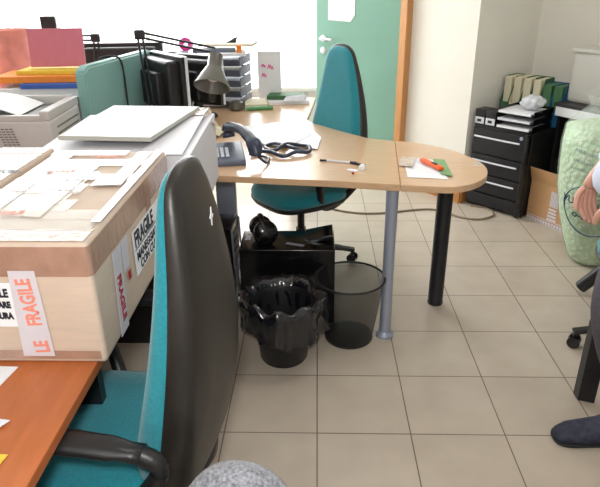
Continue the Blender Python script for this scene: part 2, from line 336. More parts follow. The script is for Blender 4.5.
# ------------------------------------------------------------ swivel chairs
def outline(hw, z0, z1, e=2.6, top=.30, n=44):
    # half width hw at mid, narrower towards the top, rounded ends
    pts = []; zc = (z0 + z1) / 2; h = (z1 - z0) / 2
    for i in range(n):
        a = 2 * math.pi * i / n; c, s = math.cos(a), math.sin(a)
        x = hw * math.copysign(abs(c) ** (2 / e), c); z = zc + h * math.copysign(abs(s) ** (2 / e), s)
        t = (z - z0) / (z1 - z0); x *= (1 - top * max(0, t - .35) ** 1.3 * 1.5) * (.82 + .18 * min(1, t / .3)); pts.append((x, z))
    return pts
def make_chair(name, label, group):
    t = thing(name, label, 'office chair', group=group)
    so = [(x, z) for x, z in outline(.245, -.24, .24, 3.2, .08)]
    def seat_bm(scale, zs):
        bm = pad([(x * scale, z * scale) for x, z in so], zs, lambda x, z: -.05 * max(0, z / .24 - .4) ** 2)
        bmesh.ops.transform(bm, matrix=Matrix(((1, 0, 0, 0), (0, 0, 1, 0), (0, 1, 0, .44), (0, 0, 0, 1))), verts=bm.verts); return bm
    link('seat', seat_bm(1, [(.6, .052), (.85, .048), (.95, .035), (1, .012), (.99, -.012)]), 'teal', t, 'all')
    link('seat_shell', seat_bm(1.0, [(.99, -.012), (1.01, -.018), (.96, -.04), (.7, -.052)]), 'black', t, 'all')
    thin = lambda z: 1.12 - .70 * min(1, max(0, (z - .62) / .5))
    lean = lambda x, z: -.235 - (z - .5) * .055 + .45 * x * x - .025 * math.sin((z - .52) * 5)
    hr = [(0, 1.16), (.05, 1.153), (.086, 1.125), (.110, 1.06), (.130, .98), (.153, .88), (.174, .76), (.187, .64), (.188, .55), (.173, .495), (.11, .476), (0, .473)]
    ol = spread(hr + [(-x, z) for x, z in hr[-2:0:-1]], 3)
    link('backrest', pad(ol, [(.5, .052), (.8, .050), (.92, .044), (.98, .028), (1, .005), (.99, -.018)], lean, thin), 'teal', t, 'all')
    link('backrest_shell', pad([(x * 1.03, .82 + (z - .82) * 1.02) for x, z in ol], [(.97, -.008), (1.0, -.010), (1.01, -.022), (1.0, -.05), (.95, -.066), (.88, -.070), (.5, -.072)], lean, thin), 'shell', t, 'all')
    link('back_bracket', T([(0, -.02, .385), (0, -.20, .385), (0, -.26, .40), (0, -.285, .45), (0, -.29, .55)], .03, n=8, flat=.5), 'black', t, True)
    for s in (-1, 1):
        pts = [(s * .265, .10, .63), (s * .27, .06, .675), (s * .275, -.08, .688), (s * .27, -.235, .68), (s * .265, -.275, .635), (s * .25, -.20, .52), (s * .19, -.10, .395), (s * .19, .0, .395), (s * .25, .07, .50)]
        bm = bmesh.new(); tube(bm, pts, .019, n=10, closed=True, smooth=6)
        a = link('armrest', bm, 'black', t, 'all')
        link('arm_pad', T([(s * .267, .08, .678), (s * .273, .0, .692), (s * .275, -.11, .696), (s * .27, -.25, .684)], [.02, .03, .032, .032, .03, .022], n=12, flat=.5), 'black', a, 'all')
    g = bmesh.new(); solid_lathe(g, [(.028, .07), (.028, .22), (.02, .22), (.02, .36), (.05, .37), (.06, .40)], n=20); box(g, (0, 0, .385), (.18, .22, .03), 0, .006)
    link('gas_column', g, 'black', t, True)
    link('height_lever', T([(.04, .02, .375), (.18, .03, .375), (.23, .03, .37)], .006), 'black', t, True)
    g = bmesh.new(); solid_lathe(g, [(.045, .065), (.05, .08), (.045, .125), (.03, .135)], n=20); b = link('base_hub', g, 'black', t, True)
    for k in range(5):
        a = 2 * math.pi * k / 5 + .3; c, s = math.cos(a), math.sin(a)
        l = link('base_leg', T([(c * .03, s * .03, .11), (c * .16, s * .16, .10), (c * .30, s * .30, .075)], [.03, .027, .022], n=8, flat=.6), 'black', t, True)
        cb = bmesh.new()
        for off in (-.016, .016):
            rt = Matrix.Rotation(a + 1.1, 3, 'Z') @ Matrix.Rotation(R(90), 3, 'Y')
            solid_lathe(cb, [(.015, -.010), (.0265, -.008), (.0265, .008), (.015, .010)], Vector((c * .29, s * .29, .0275)) + Matrix.Rotation(a + 1.1, 3, 'Z') @ Vector((off, 0, 0)), 18, rt)
        tube(cb, [(c * .29, s * .29, .03), (c * .29, s * .29, .075)], .01, smooth=1)
        link('caster', cb, 'blackg', l, True)
    return t
G = None
ch1 = make_chair('office_chair', 'teal fabric office chair with scuffed black shell, pushed under the wooden desk with the cartons', G)
def put(o, x, y, face):  # face = direction the seat looks
    o.location = (x, y, 0); o.rotation_euler.z = math.atan2(face[1], face[0]) - math.pi / 2
f1 = Vector((-.992, .12, 0)).normalized()
put(ch1, -.29 + f1.x * .25, 1.09 + f1.y * .25, f1)
st = bmesh.new()
ch2 = copy_tree(ch1); ch2['label'] = 'teal fabric office chair behind the round-ended table, in front of the green door'
f2 = Vector((-.77, -.64, 0)).normalized(); put(ch2, -.09, 3.0, f2)
ch3 = copy_tree(ch1); ch3['label'] = 'office chair behind the standing person, only its black castered base in the picture'
put(ch3, 1.41, 2.16, Vector((-.997, .07, 0)).normalized())
# white star sticker on the shell of the near chair
sb = bmesh.new(); sv = []
for k in range(8):
    a = k * math.pi / 4; r_ = .016 if k % 2 == 0 else .006; sv.append((r_ * math.cos(a) * .8 + .035, -.3175 , r_ * math.sin(a) * 1.3 + 1.04))
link('star_sticker', patch(sv, .002), 'white', ch1)

# ------------------------------------------------------------ near desk (cherry) and cartons
dk = thing('desk', 'orange-brown wooden desk in the foreground under the fragile cartons', 'desk', (-1.2, 1.2, 0))
def P(o): return Vector(o)
link('desktop', B((0, .0, .7275), (1.46, 2.2, .025), 0, .003), 'cherry', dk)
for y in (-1.0, 0.0, 1.0):
    link('leg_panel', B((0, y, .3575), (1.3, .03, .715)), 'black', dk)
link('modesty_panel', B((-.2, 0, .45), (.02, 2.0, .4)), 'black', dk)
def carton(name, label, x0, x1, y0, y1, z0, z1, m='card', bev=.012):
    t = thing(name, label, 'carton', ((x0 + x1) / 2, (y0 + y1) / 2, z0))
    link('carton_body', B((0, 0, (z1 - z0) / 2), (x1 - x0, y1 - y0, z1 - z0), 0, bev), m, t, True); return t
DT = .741
c1 = carton('cardboard_carton', 'tan cardboard carton with FRAGILE tape and label, nearest of the cartons on the desk', -.772, -.446, 1.02, 1.675, DT, 1.022)
hx, hy, hz = .163, .3275, .281
def p1(o): return o
# brown tape round the upper rim, on front, right and top
e = .0015
rp_ = []
for (cx_, cy_, a0_) in ((hx - .012, hy - .012, 0), (-hx + .012, hy - .012, 90), (-hx + .012, -hy + .012, 180), (hx - .012, -hy + .012, 270)):
    for k in range(5): rp_.append((cx_ + .0135 * math.cos(R(a0_ + k * 22.5)), cy_ + .0135 * math.sin(R(a0_ + k * 22.5))))
link('tape', prism(rp_, .208, .2725), 'tape', c1, True)
link('tape', patch([(hx + .0022, -hy + .39, .14), (hx + .0022, -hy + .43, .15), (hx + .0022, -hy + .44, .274), (hx + .0022, -hy + .40, .274)]), 'tape', c1)
link('tape', patch([(-hx, -hy - e, .012), (hx - .01, -hy - e, .012), (hx - .01, -hy - e, .032), (-hx, -hy - e, .032)]), 'tape', c1)
# top tapes: glossy clear strips, window glare partly put into their cream tint, with pinkish print, leaving cardboard showing in patches
def top(x0, y0, x1, y1, m, dz=0, sk_=0): return link('tape', patch([(x0, y0, hz + e + dz), (x1, y0 + sk_, hz + e + dz), (x1, y1 + sk_, hz + e + dz), (x0, y1, hz + e + dz)]), m, c1)
top(-.160, -.322, .155, -.262, 'tape', 0)
for k, (x0, y0, x1, y1) in enumerate(((-.158, -.262, .150, -.208), (-.158, -.214, .148, -.155), (-.158, -.17, .06, -.10), (-.158, -.11, .03, -.045), (-.158, -.05, .045, .02),
    (-.158, .01, .03, .07), (-.13, .06, .04, .125), (-.145, .115, .02, .175), (-.14, .165, .15, .225), (-.05, .05, .14, .10), (-.158, .27, .06, .318), (-.15, -.20, -.09, .30), (-.03, -.20, .02, .15), (.09, .0, .13, .30))):
    top(x0, y0, x1, y1, 'film_tape', .0003 * k + .0003, .008 * ((k % 3) - 1))
top(.138, -.235, .160, .315, 'wtape', .005, 0); top(.055, -.005, .128, .065, 'wtape', .005, .01)
for (x, y, s) in ((-.12, -.20, .026), (-.10, .10, .02), (-.02, .235, .022)):
    text('FRAGILE', s, 'red', c1, (x, y, hz + .0075), (1, .1, 0), (-.1, 1, 0), bold=.0006)
for (x, y, s) in ((-.12, -.05, .02), (-.08, .03, .018)):
    text('FRAGILE  FRAGILE', s, 'wtape', c1, (x, y, hz + .0075), (1, .1, 0), (-.1, 1, 0))
# front: slanted white tape with red FRAGILE reading upwards
d = Vector((.045, 0, -.17)).normalized()
def front(p): return (p[0], -hy - .0028, p[1])
link('tape', patch([front((.05, .222)), front((-.004, .222)), front((-.004 - .008, .02)), front((.055, .02))]), 'wtape', c1)
text('FRAGILE', .042, 'red', c1, (.042, -hy - .004, .096), (-.06, 0, 1), (-1, 0, -.06), bold=.0012, sx=.70)
text('LE', .042, 'red', c1, (.046, -hy - .004, .03), (-.06, 0, 1), (-1, 0, -.06), bold=.0012, sx=.70)
link('label', patch([front((-.155, .195)), front((-.004, .195)), front((-.006, .092)), front((-.155, .092))]), 'white', c1)
for k, (s, z) in enumerate((('FRAGILE', .163), ('MANEGGIARE', .138), ('CON CURA', .112))):
    text(s, .026 if k == 0 else .02, 'ink', c1, (-.014, -hy - .004, z), (1, 0, 0), (0, 0, 1), bold=.0012, align='RIGHT', sx=.7)
# right face: white label and red tape
def side(y, z): return (hx + .003, y, z)
link('label', patch([side(-.075, .075), side(.24, .075), side(.24, .192), side(-.075, .192)]), 'white', c1)
text('FRAGILE', .055, 'ink', c1, (hx + .0045, -.065, .148), (0, 1, 0), (0, 0, 1), bold=.0014, sx=.83)
link('label_rule', patch([(hx + .0045, -.068, .141), (hx + .0045, .23, .141), (hx + .0045, .23, .1435), (hx + .0045, -.068, .1435)]), 'ink', c1)
text('MANEGGIARE', .031, 'ink', c1, (hx + .0045, -.06, .110), (0, 1, 0), (0, 0, 1), bold=.0007, sx=1.05)
text('CON CURA', .031, 'ink', c1, (hx + .0045, -.04, .081), (0, 1, 0), (0, 0, 1), bold=.0007, sx=1.1)
link('tape', patch([side(-.235, .004), side(-.18, .004), side(-.16, .205), side(-.215, .205)]), 'wtape', c1)
text('FRAGILE', .034, 'redd', c1, (hx + .0045, -.21, .145), (0, 0, -1), (0, 1, 0), bold=.001, sx=.9)
link('tape', patch([side(-.158, .13), side(-.12, .13), side(-.11, .205), side(-.156, .205)]), 'wtape', c1)
link('seal_mark', patch([(hx + .0045, -.14, .10), (hx + .0045, -.12, .10), (hx + .0045, -.12, .122), (hx + .0045, -.14, .122)]), 'redd', c1)
c2 = carton('cardboard_carton', 'clear-taped cardboard carton side by side with the FRAGILE carton, at the left edge', -1.12, -.776, 1.025, 1.675, DT, 1.035)
hx2, hy2, hz2 = .172, .325, .294
for (x0, y0, x1, y1) in ((-.16, -.31, .165, -.2), (-.16, -.19, .10, .12), (-.05, .10, .165, .25), (-.16, .26, .165, .315), (.11, -.19, .165, .09)):
    link('tape', patch([(x0, y0, hz2 + .001), (x1, y0, hz2 + .001), (x1, y1, hz2 + .001), (x0, y1, hz2 + .001)]), 'film_tape', c2)
text('FRAGILE  CON CURA', .025, 'blueink', c2, (-.05, .05, hz2 + .003), (1, .1, 0), (-.1, 1, 0))
# white carton behind them, with a grey board on its top
c3 = thing('white_carton', 'large white carton with open flaps behind the taped cartons', 'carton', (-.64, 2.0, DT))
link('carton_body', B((0, 0, .129), (.49, .60, .258), R(2), .003), 'whitecard', c3)
link('flap', patch([(.10, -.30, .262), (.235, -.30, .262), (.21, .30, .275), (.13, .29, .268)], .003), 'whitecard', c3)
link('corner_tape', patch([(.155, .18, .285), (.215, .305, .285), (.25, .29, .21), (.245, .20, .245)], .001), 'clear_tape', c3)
link('corner_tape', patch([(.13, .17, .279), (.215, .19, .279), (.215, .30, .281), (.13, .30, .279)], .001), 'clear_tape', c3)
gb = tag(link('flat_board', prism([(-.825, 1.815), (-.52, 1.79), (-.455, 2.27), (-.80, 2.30)], 1.02, 1.034, .002), 'greyboard'), 'flat pale grey board lying on the white carton', 'board')
# papers on near desk
tag(link('paper_sheet', sheet([(-.80, .72), (-.67, .70), (-.632, 1.005), (-.78, 1.01)], .7405, .001), 'white'), 'white paper sheet on the orange desk against the FRAGILE carton', 'paper')
tag(link('crumpled_foil', sheet([(-.66, .80), (-.59, .80), (-.566, .835), (-.64, .85)], .7405, .001, .012, 3), 'pale'), 'small crumpled pale wrapper on the orange desk near the left edge', 'wrapper')
tag(link('sticky_note', sheet([(-.60, .70), (-.54, .70), (-.532, .755), (-.60, .76)], .7405, .001, .002), 'yellow'), 'small yellow sticky note on the near corner of the orange desk', 'sticky note')

# ------------------------------------------------------------ beech desk with round end
right = spread([(.385, 2.865), (.456, 2.845), (.523, 2.806), (.584, 2.75), (.64, 2.679), (.686, 2.579), (.716, 2.486), (.713, 2.385), (.68, 2.288), (.62, 2.215), (.562, 2.179), (.513, 2.168), (.419, 2.178), (.327, 2.192)], 4, False)
tt = thing('round_ended_desk', 'light beech desk with round end on silver and black legs', 'desk', (.2, 2.5, 0))
def off(poly, o=(.2, 2.5)): return [(x - o[0], y - o[1]) for x, y in poly]
link('desktop', prism(off([(.325, 2.192), (.383, 2.865), (.25, 2.93), (.12, 3.08), (-.02, 3.26), (-.06, 3.36), (-.04, 3.6), (-.01, 4.02), (-1.95, 4.02), (-1.95, 2.42), (-.93, 2.40), (-.415, 2.345), (-.414, 2.315), (.09, 2.24)]), .713, .74, .002), 'beech', tt)
link('rounded_end', prism(off(right), .713, .74, .002), 'beech', tt)
g = bmesh.new(); solid_lathe(g, [(.040, 0), (.040, .012), (.030, .022), (.024, .03)], (.306 - .2, 2.262 - 2.5, 0), 24); 
solid_lathe(g, [(.026, .02), (.024, .35), (.026, .713)], (.306 - .2, 2.262 - 2.5, 0), 24)
link('silver_leg', g, 'silver', tt, True)
g = bmesh.new(); solid_lathe(g, [(.036, 0), (.038, .004), (.038, .012), (.036, .016), (.036, .713)], (.587 - .2, 2.555 - 2.5, 0), 28); link('black_leg', g, 'blackm', tt, True)
for (x, y) in ((-.47, 2.86), (-.15, 3.9), (-1.85, 2.52), (-1.85, 3.92)):
    link('silver_leg', B((x - .2, y - 2.5, .3565), (.10, .06, .713), 0, .01), 'silver', tt, True)
tag(link('clear_sticker', prism([(.69 + .022 * math.cos(k * .5), 2.465 + .03 * math.sin(k * .5)) for k in range(12)], .7402, .741), 'clear_tape'), 'small pale oval sticker on the round end of the beech desk', 'sticker')

def flat(name, poly, z, m, label, cat, th=.001, wob=0, group=None, seed=0):
    return tag(link(name, sheet(poly, z, th, wob, seed), m), label, cat, group)
ZT = .7403
flat('paper_sheet', [(-.44, 3.17), (-.33, 2.84), (-.11, 2.98), (-.20, 3.30)], ZT, 'white', 'white paper sheet on the beech desk behind the phone', 'paper', wob=.004, seed=1)
flat('paper_sheet', [(-.31, 2.83), (-.155, 2.70), (-.03, 2.98), (-.14, 3.12)], ZT + .006, 'white', 'crumpled white paper sheet beside the dark blue cable', 'paper', wob=.012, seed=2)
flat('paper_sheet', [(-.17, 2.78), (.0, 2.70), (.02, 2.92), (-.06, 3.24)], ZT + .003, 'white', 'white paper sheet nearest the teal chair on the beech desk', 'paper', wob=.006, seed=5)
rp = flat('leaflet', [(.366, 2.285), (.525, 2.258), (.515, 2.53), (.385, 2.58)], ZT, 'white', 'white printed leaflet on the round end of the beech desk, under the orange cutter', 'leaflet', wob=.003)
flat('green_card', [(.505, 2.31), (.548, 2.285), (.56, 2.52), (.51, 2.53)], ZT + .005, 'greenl', 'green card beside the orange cutter on the white leaflet', 'card', wob=.002)
tag(link('plastic_sachet', sheet([(.35, 2.44), (.40, 2.40), (.44, 2.56), (.37, 2.55)], ZT + .005, .001, .012, 6), 'clear_tape'), 'small clear plastic sachet at the left corner of the white leaflet', 'sachet')
ct = thing('utility_cutter', 'orange utility cutter lying on the green card', 'cutter', (.485, 2.42, .749), R(-66))
link('handle', B((0, 0, .007), (.15, .026, .014), 0, .005), 'orangep', ct, True)
link('slider', B((.02, 0, .0155), (.03, .012, .005), 0, .001), 'black', ct)
link('blade', B((-.088, 0, .006), (.03, .016, .0015)), 'pale', ct)
pn = thing('pen', 'white ballpoint pen with a black tip on the beech desk', 'pen', (.09, 2.496, .746), R(-17))
link('barrel', T([(-.05, 0, 0), (.07, 0, 0)], .0045, smooth=1), 'pale', pn, True)
link('tip', T([(-.082, 0, -.001), (-.05, 0, 0)], .0046, smooth=1), 'ink', pn, True)
link('cap', T([(.055, 0, 0), (.085, 0, 0)], .0055, smooth=1), 'ink', pn, True)
pn2 = tag(link('pencil_stub', T([(.15, 2.475, .745), (.205, 2.44, .745)], .005, smooth=1), 'ink', None, True), 'short black pencil stub at the end of the white pen', 'pencil')
g = bmesh.new(); solid_lathe(g, [(.013, 0), (.015, .004), (.013, .018), (.008, .024)], (.19, 2.39, .7402), 20); tag(link('bottle_cap', g, 'white', None, True), 'small white cap standing on the beech desk by the pen', 'cap')
g = bmesh.new(); solid_lathe(g, [(.006, 0), (.006, .006), (.003, .008)], (.148, 2.335, .7402), 12); tag(link('push_pin', g, 'redd', None, True), 'tiny dark pin near the front edge of the beech desk', 'pin')
flat('paper_scrap', [(.12, 2.38), (.16, 2.36), (.175, 2.385), (.14, 2.40)], ZT, 'white', 'tiny paper scrap beside the white cap', 'paper', wob=.004)
tag(link('coiled_cable', T([(-.30, 2.59, .75), (-.25, 2.63, .755), (-.21, 2.60, .76), (-.15, 2.56, .752), (-.10, 2.60, .76), (-.04, 2.63, .752), (-.04, 2.70, .76), (-.09, 2.75, .752), (-.15, 2.70, .77), (-.20, 2.64, .755), (-.25, 2.72, .752), (-.20, 2.76, .757), (-.12, 2.66, .765), (-.06, 2.62, .755)], .009, smooth=6), 'navy', None, True), 'bunched dark blue cable on the beech desk beside the papers', 'cable')
# telephone
ph = thing('desk_telephone', 'dark blue-grey desk telephone at the left end of the beech desk', 'telephone', (-.37, 2.53, .7405), R(12))
link('base', B((-.03, .02, .025), (.15, .21, .03), 0, .008, Matrix.Rotation(R(9), 3, 'X')), 'slate', ph, True)
for i in range(4):
    for j in range(3): link('key', B((-.075 + j * .022, -.05 + i * .024, .040 + i * .004), (.014, .012, .008), 0, .001), 'pale', ph)
link('handset', T([(-.01, .13, .075), (-.01, .135, .115), (.03, .06, .13), (.06, -.01, .115), (.085, -.08, .085), (.085, -.09, .045)], [.030, .034, .026, .024, .026, .034, .032], n=12, flat=.8), 'navy', ph, 'all')
link('cord', T([(.09, -.10, .05), (.13, -.10, .01), (.15, -.03, .01), (.12, .02, .01)], .006), 'navy', ph, True)
# things at the far end of the beech desk
tag(link('green_marker', T([(-.435, 3.60, .752), (-.275, 3.635, .752)], .011, smooth=1, n=12), 'green', None, True), 'thick green marker lying on the beech desk before the letter trays', 'marker')
pl = [((-.39, 3.74), (.14, .20), .03, 'cream', 'cream booklet stack below the white box, beside the letter trays'), ((-.19, 3.86), (.26, .16), .022, 'white', 'low white magazine pile at the far right corner of the beech desk')]
for (c, s, h, m, lb) in pl: tag(link('booklet_pile', B((c[0], c[1], .7405 + h / 2), (*s, h), R(8), .002), m), lb, 'booklets')
tag(link('green_folder', B((-.20, 3.88, .777), (.24, .13, .025), R(-6), .003), 'dgreen'), 'dark green folder lying on the white magazine pile', 'folder')
tag(link('folded_leaflet', patch([(-.22, 3.755, .7645), (-.09, 3.77, .7645), (-.07, 3.80, .80), (-.20, 3.79, .79)], .002), 'pale'), 'pale folded leaflet leaning on the dark green folder', 'leaflet')
wb = thing('white_box', 'upright white box with pink handwriting standing behind the booklets', 'box', (-.315, 3.965, .7405 + 0), R(5))
link('box_body', B((0, 0, .155), (.15, .06, .31), 0, .002), 'white', wb)
for (ox, oz, sc_) in ((-.01, .21, 1), (-.05, .22, .7), (-.05, .16, .8)):
    link('handwriting', T([(ox + .006 * k * sc_, -.032, oz + (.014 if k % 2 else -.010) * sc_ * (1 + .5 * math.sin(k * 2.3))) for k in range(7)], .0022, n=6), 'mag', wb, True)
tag(link('tape_dispenser', solid_lathe(bmesh.new(), [(.03, 0), (.045, .01), (.045, .05), (.02, .06)], (-.50, 3.62, .7405), 20), 'lampgrey', None, True), 'dark squat pot on the desk just in front of the letter trays', 'pot')
# letter tray tower
tr = thing('letter_tray_tower', 'tall stack of slate letter trays full of papers on the beech desk', 'letter trays', (-.62, 3.82, .7405), R(-8))
for k in range(5):
    z = .005 + k * .062; g = bmesh.new()
    box(g, (0, 0, z + .003), (.34, .26, .005)); 
    for s in (-1, 1): box(g, (s * .168, 0, z + .028), (.005, .26, .05))
    box(g, (0, .128, z + .02), (.34, .005, .035))
    # sloping front lip
    box(g, (0, -.14, z + .022), (.34, .004, .05), 0, 0, Matrix.Rotation(R(35), 3, 'X'))
    td = link('tray', g, 'slate', tr); link('papers', B((.0, -.01, z + .019), (.31, .25, .022), R(2)), 'cream' if k % 2 else 'white', td)
for (x, y, z, sx, sy, h, rz, m, lb) in ((-.60, 3.80, 1.068, .30, .22, .018, 10, 'white', 'white folder on top of the slate letter trays'), (-.64, 3.80, 1.086, .26, .10, .022, 4, 'slate', 'slate blue binder lying on the white folder atop the letter trays'), (-.56, 3.86, 1.118, .34, .2, .014, -4, 'cream', 'cream folder topmost on the letter trays')):
    tag(link('folder', B((x, y, z + .001 - .012), (sx, sy, h), R(rz), .002), m), lb, 'folder')
tag(link('orange_folder', B((-.478, 3.73, 1.085), (.03, .02, .05), 0, .002), 'orange'), 'narrow orange card block at the right top of the letter trays', 'card')
tag(link('bulldog_clip', patch([(-.57, 3.83, 1.117), (-.50, 3.84, 1.15), (-.53, 3.82, 1.14), (-.51, 3.82, 1.117)], .004), 'blackm'), 'dark metal clip standing on the cream folder above the trays', 'clip')
rl = bmesh.new(); ry = Matrix.Rotation(R(90), 3, 'X'); rg = lathe(rl, [(.013, -.025), (.040, -.025), (.040, .025), (.013, .025), (.013, -.025)], (-.80, 3.74, 1.119), 24, None, ry)
pr_ = tag(link('ribbon_roll', rl, 'mag', None, True), 'bright magenta roll beside the letter trays', 'roll')
tag(link('storage_stack', B((-.88, 3.80, .91), (.10, .2, .338), R(-6), .004), 'slate'), 'slate upright box file left of the letter trays, under the magenta roll', 'box file')
# monitors
def monitor(name, label, loc, rz, w_=.40, h_=.30, m='black'):
    t = thing(name, label, 'monitor', loc, rz)
    link('frame', B((0, .008, .08 + h_ / 2), (w_, .016, h_), 0, .004), 'pale', t, True)
    link('rear_frame', B((0, -.012, .08 + h_ / 2), (w_ * .99, .024, h_ * .99), 0, .004), m, t, True)
    link('back_housing', B((0, -.045, .08 + h_ / 2), (w_ * .86, .09, h_ * .86), 0, .02), m, t, True)
    link('rear_bulge', B((0, -.10, .06 + h_ / 2), (w_ * .55, .06, h_ * .6), 0, .015), m, t, True)
    link('screen', B((0, .0185, .08 + h_ / 2), (w_ - .04, .002, h_ - .04)), 'blackg', t)
    g = bmesh.new(); solid_lathe(g, [(.11, 0), (.11, .01), (.03, .02), (.028, .12)], (0, -.03, 0), 24); link('stand', g, m, t, True); return t
monitor('computer_monitor', 'black backed monitor with a silver rim behind the lamp arm', (-.80, 3.25, .7405), R(-52), .40, .30)
monitor('computer_monitor', 'black monitor half hidden by the grey lamp shade', (-.68, 3.46, .7405), R(-30), .34, .27)
monitor('computer_monitor', 'wide dark monitor behind the pale teal panel', (-1.20, 3.75, .7405), R(5), .50, .31)
# pale teal panel
pt = thing('desk_screen', 'pale teal plastic panel standing behind the white carton with a cable over it', 'panel', (-.985, 3.06, .7405), R(80))
ol = [(-.36, .0), (.36, 0), (.36, .37), (.33, .385), (-.33, .385), (-.36, .36)]
bm = bmesh.new(); vs = [bm.verts.new((x, 0, z)) for x, z in ol]; f = bm.faces.new(vs); r_ = bmesh.ops.extrude_face_region(bm, geom=[f]); bmesh.ops.translate(bm, vec=(0, .06, 0), verts=[v for v in r_['geom'] if isinstance(v, bmesh.types.BMVert)])
bmesh.ops.bevel(bm, geom=bm.edges[:], offset=.01, segments=3, affect='EDGES'); link('panel', bm, 'part', pt, True)
link('cable', T([(-.10, .07, .39), (-.07, .03, .398), (-.03, -.006, .37), (-.02, -.008, .2), (-.03, -.008, .02)], .005), 'ink', pt, True)
# desk lamps
def lamp(name, label, base, elbow, head, mouth, full=True):
    t = thing(name, label, 'desk lamp', base); b = Vector(base); el = Vector(elbow) - b; hd = Vector(head) - b; mo = Vector(mouth) - b
    g = bmesh.new(); solid_lathe(g, [(.03, 0), (.03, .04), (.015, .06)], n=20); link('clamp', g, 'blackm', t, True)
    for s in (-.012, .012):
        link('arm_rod', T([Vector((s, 0, .05)), el + Vector((s, 0, 0))], .0055, smooth=1), 'blackm', t, True)
        link('arm_rod', T([el + Vector((0, 0, s)), hd + Vector((0, 0, s + .02))], .0055, smooth=1), 'blackm', t, True)
    link('joint', B(el, (.05, .03, .045), 0, .010), 'blackm', t, True)
    if full:
        d = (mo - hd).normalized(); q = d.to_track_quat('Z', 'Y').to_matrix(); g = bmesh.new(); L = (mo - hd).length
        rg = lathe(g, [(.0, -.01), (.034, 0), (.036, L * .38), (.044, L * .45), (.088, L * .96), (.090, L), (.086, L), (.042, L * .47), (.0, L * .4)], hd, 32, None, q)
        link('lamp_shade', g, 'lampgrey', t, True)
        g = bmesh.new(); solid_lathe(g, [(.0, L * .45), (.03, L * .5), (.035, L * .68), (.02, L * .8), (.001, L * .83)], hd, 20, q); link('bulb', g, 'pale', t, True)
    return t
lamp('desk_lamp', 'jointed desk lamp with grey metal shade leaning over the monitors', (-.845, 3.02, .7405), (-.872, 3.02, 1.235), (-.50, 3.0, 1.14), (-.515, 2.91, 1.00))
lamp('desk_lamp', 'second jointed lamp arm behind the pink folder, head out of sight', (-1.26, 3.44, .7405), (-1.245, 3.44, 1.185), (-1.66, 3.46, 1.165), (-1.66, 3.46, 1.0), False)
tag(link('crumpled_tissue', sheet([(-.78, 3.02), (-.52, 2.92), (-.43, 3.05), (-.62, 3.12)], .745, .002, .05, 9), 'cream'), 'crumpled cream paper under the grey lamp shade', 'paper')
# printer and coloured stationery
pr = thing('printer', 'beige printer with vent grille beside the white carton', 'printer', (-1.435, 2.56, .7405), R(2))
link('housing', B((0, 0, .107), (.64, .36, .214), 0, .015), 'beige', pr, True)
g = bmesh.new(); box(g, (.30, 0, .232), (.04, .355, .04), 0, .006); box(g, (0, -.165, .222), (.60, .025, .025), 0, .005); box(g, (0, .165, .235), (.60, .025, .045), 0, .006); link('tray_rim', g, 'beige', pr, True)
link('tray_floor', B((0, 0, .217), (.56, .31, .006)), 'beiged', pr)
g = bmesh.new()
for i in range(4):
    for j in range(7): box(g, (.10 + .018 * i + .003 * j, -.1805, .18 - j * .011), (.013, .003, .005))
link('vent_grille', g, 'beiged', pr)
g = bmesh.new()
for j in range(5): box(g, (.3205, .02, .06 + j * .028), (.003, .26, .008))
link('side_louvre', g, 'beiged', pr)
bm = bmesh.new(); G_ = []
for i in range(15):
    row = []
    for j in range(9):
        x = -.20 + .38 * i / 14; y = -.14 + .27 * j / 8; row.append(bm.verts.new((x, y, .218 + .05 * math.sin(math.pi * i / 14) + .01)))
    G_.append(row)
for i in range(14):
    for j in range(8): bm.faces.new((G_[i][j], G_[i + 1][j], G_[i + 1][j + 1], G_[i][j + 1]))
bm.normal_update(); bmesh.ops.solidify(bm, geom=bm.faces[:], thickness=.003)
o = tag(link('curled_paper', bm, 'white', None, True), 'curled white paper lying in the top tray of the beige printer', 'paper'); o.location = pr.location; o.rotation_euler.z = R(2)
stk = [(-1.36, 3.02, .7405, .46, .28, .215, 'beiged', 'grey flat box under the paper pile behind the beige printer', 'box', 2),
       (-1.36, 3.02, .9562, .42, .27, .045, 'white', 'white paper ream under the blue folder behind the beige printer', 'paper ream', 6),
       (-1.30, 3.00, 1.002, .30, .25, .022, 'blue', 'blue folder between the white ream and the orange folder', 'folder', 3),
       (-1.38, 3.03, 1.0248, .42, .24, .030, 'orange', 'orange folder lying on the blue folder', 'folder', 4),
       (-1.33, 3.06, 1.0556, .34, .18, .018, 'yellow', 'yellow folder on top of the orange folder', 'folder', 2)]
for (x, y, z, sx, sy, h, m, lb, ca, rz) in stk:
    tag(link('folder' if ca == 'folder' else 'paper_ream' if ca != 'box' else 'flat_box', B((x, y, z + h / 2), (sx, sy, h), R(rz), .002), m), lb, ca)
tag(link('upright_folder', B((-1.325, 3.09, 1.170), (.275, .012, .185), R(4), .002, Matrix.Rotation(R(4), 3, 'Z') @ Matrix.Rotation(R(-8), 3, 'X')), 'pink'), 'large pink folder standing upright on the coloured folder pile', 'folder')
tag(link('desk_speaker', B((-1.60, 3.70, 1.015), (.09, .08, .548), R(4), .01), 'blackm', None, True), 'dark upright speaker rising behind the pink folder', 'speaker')
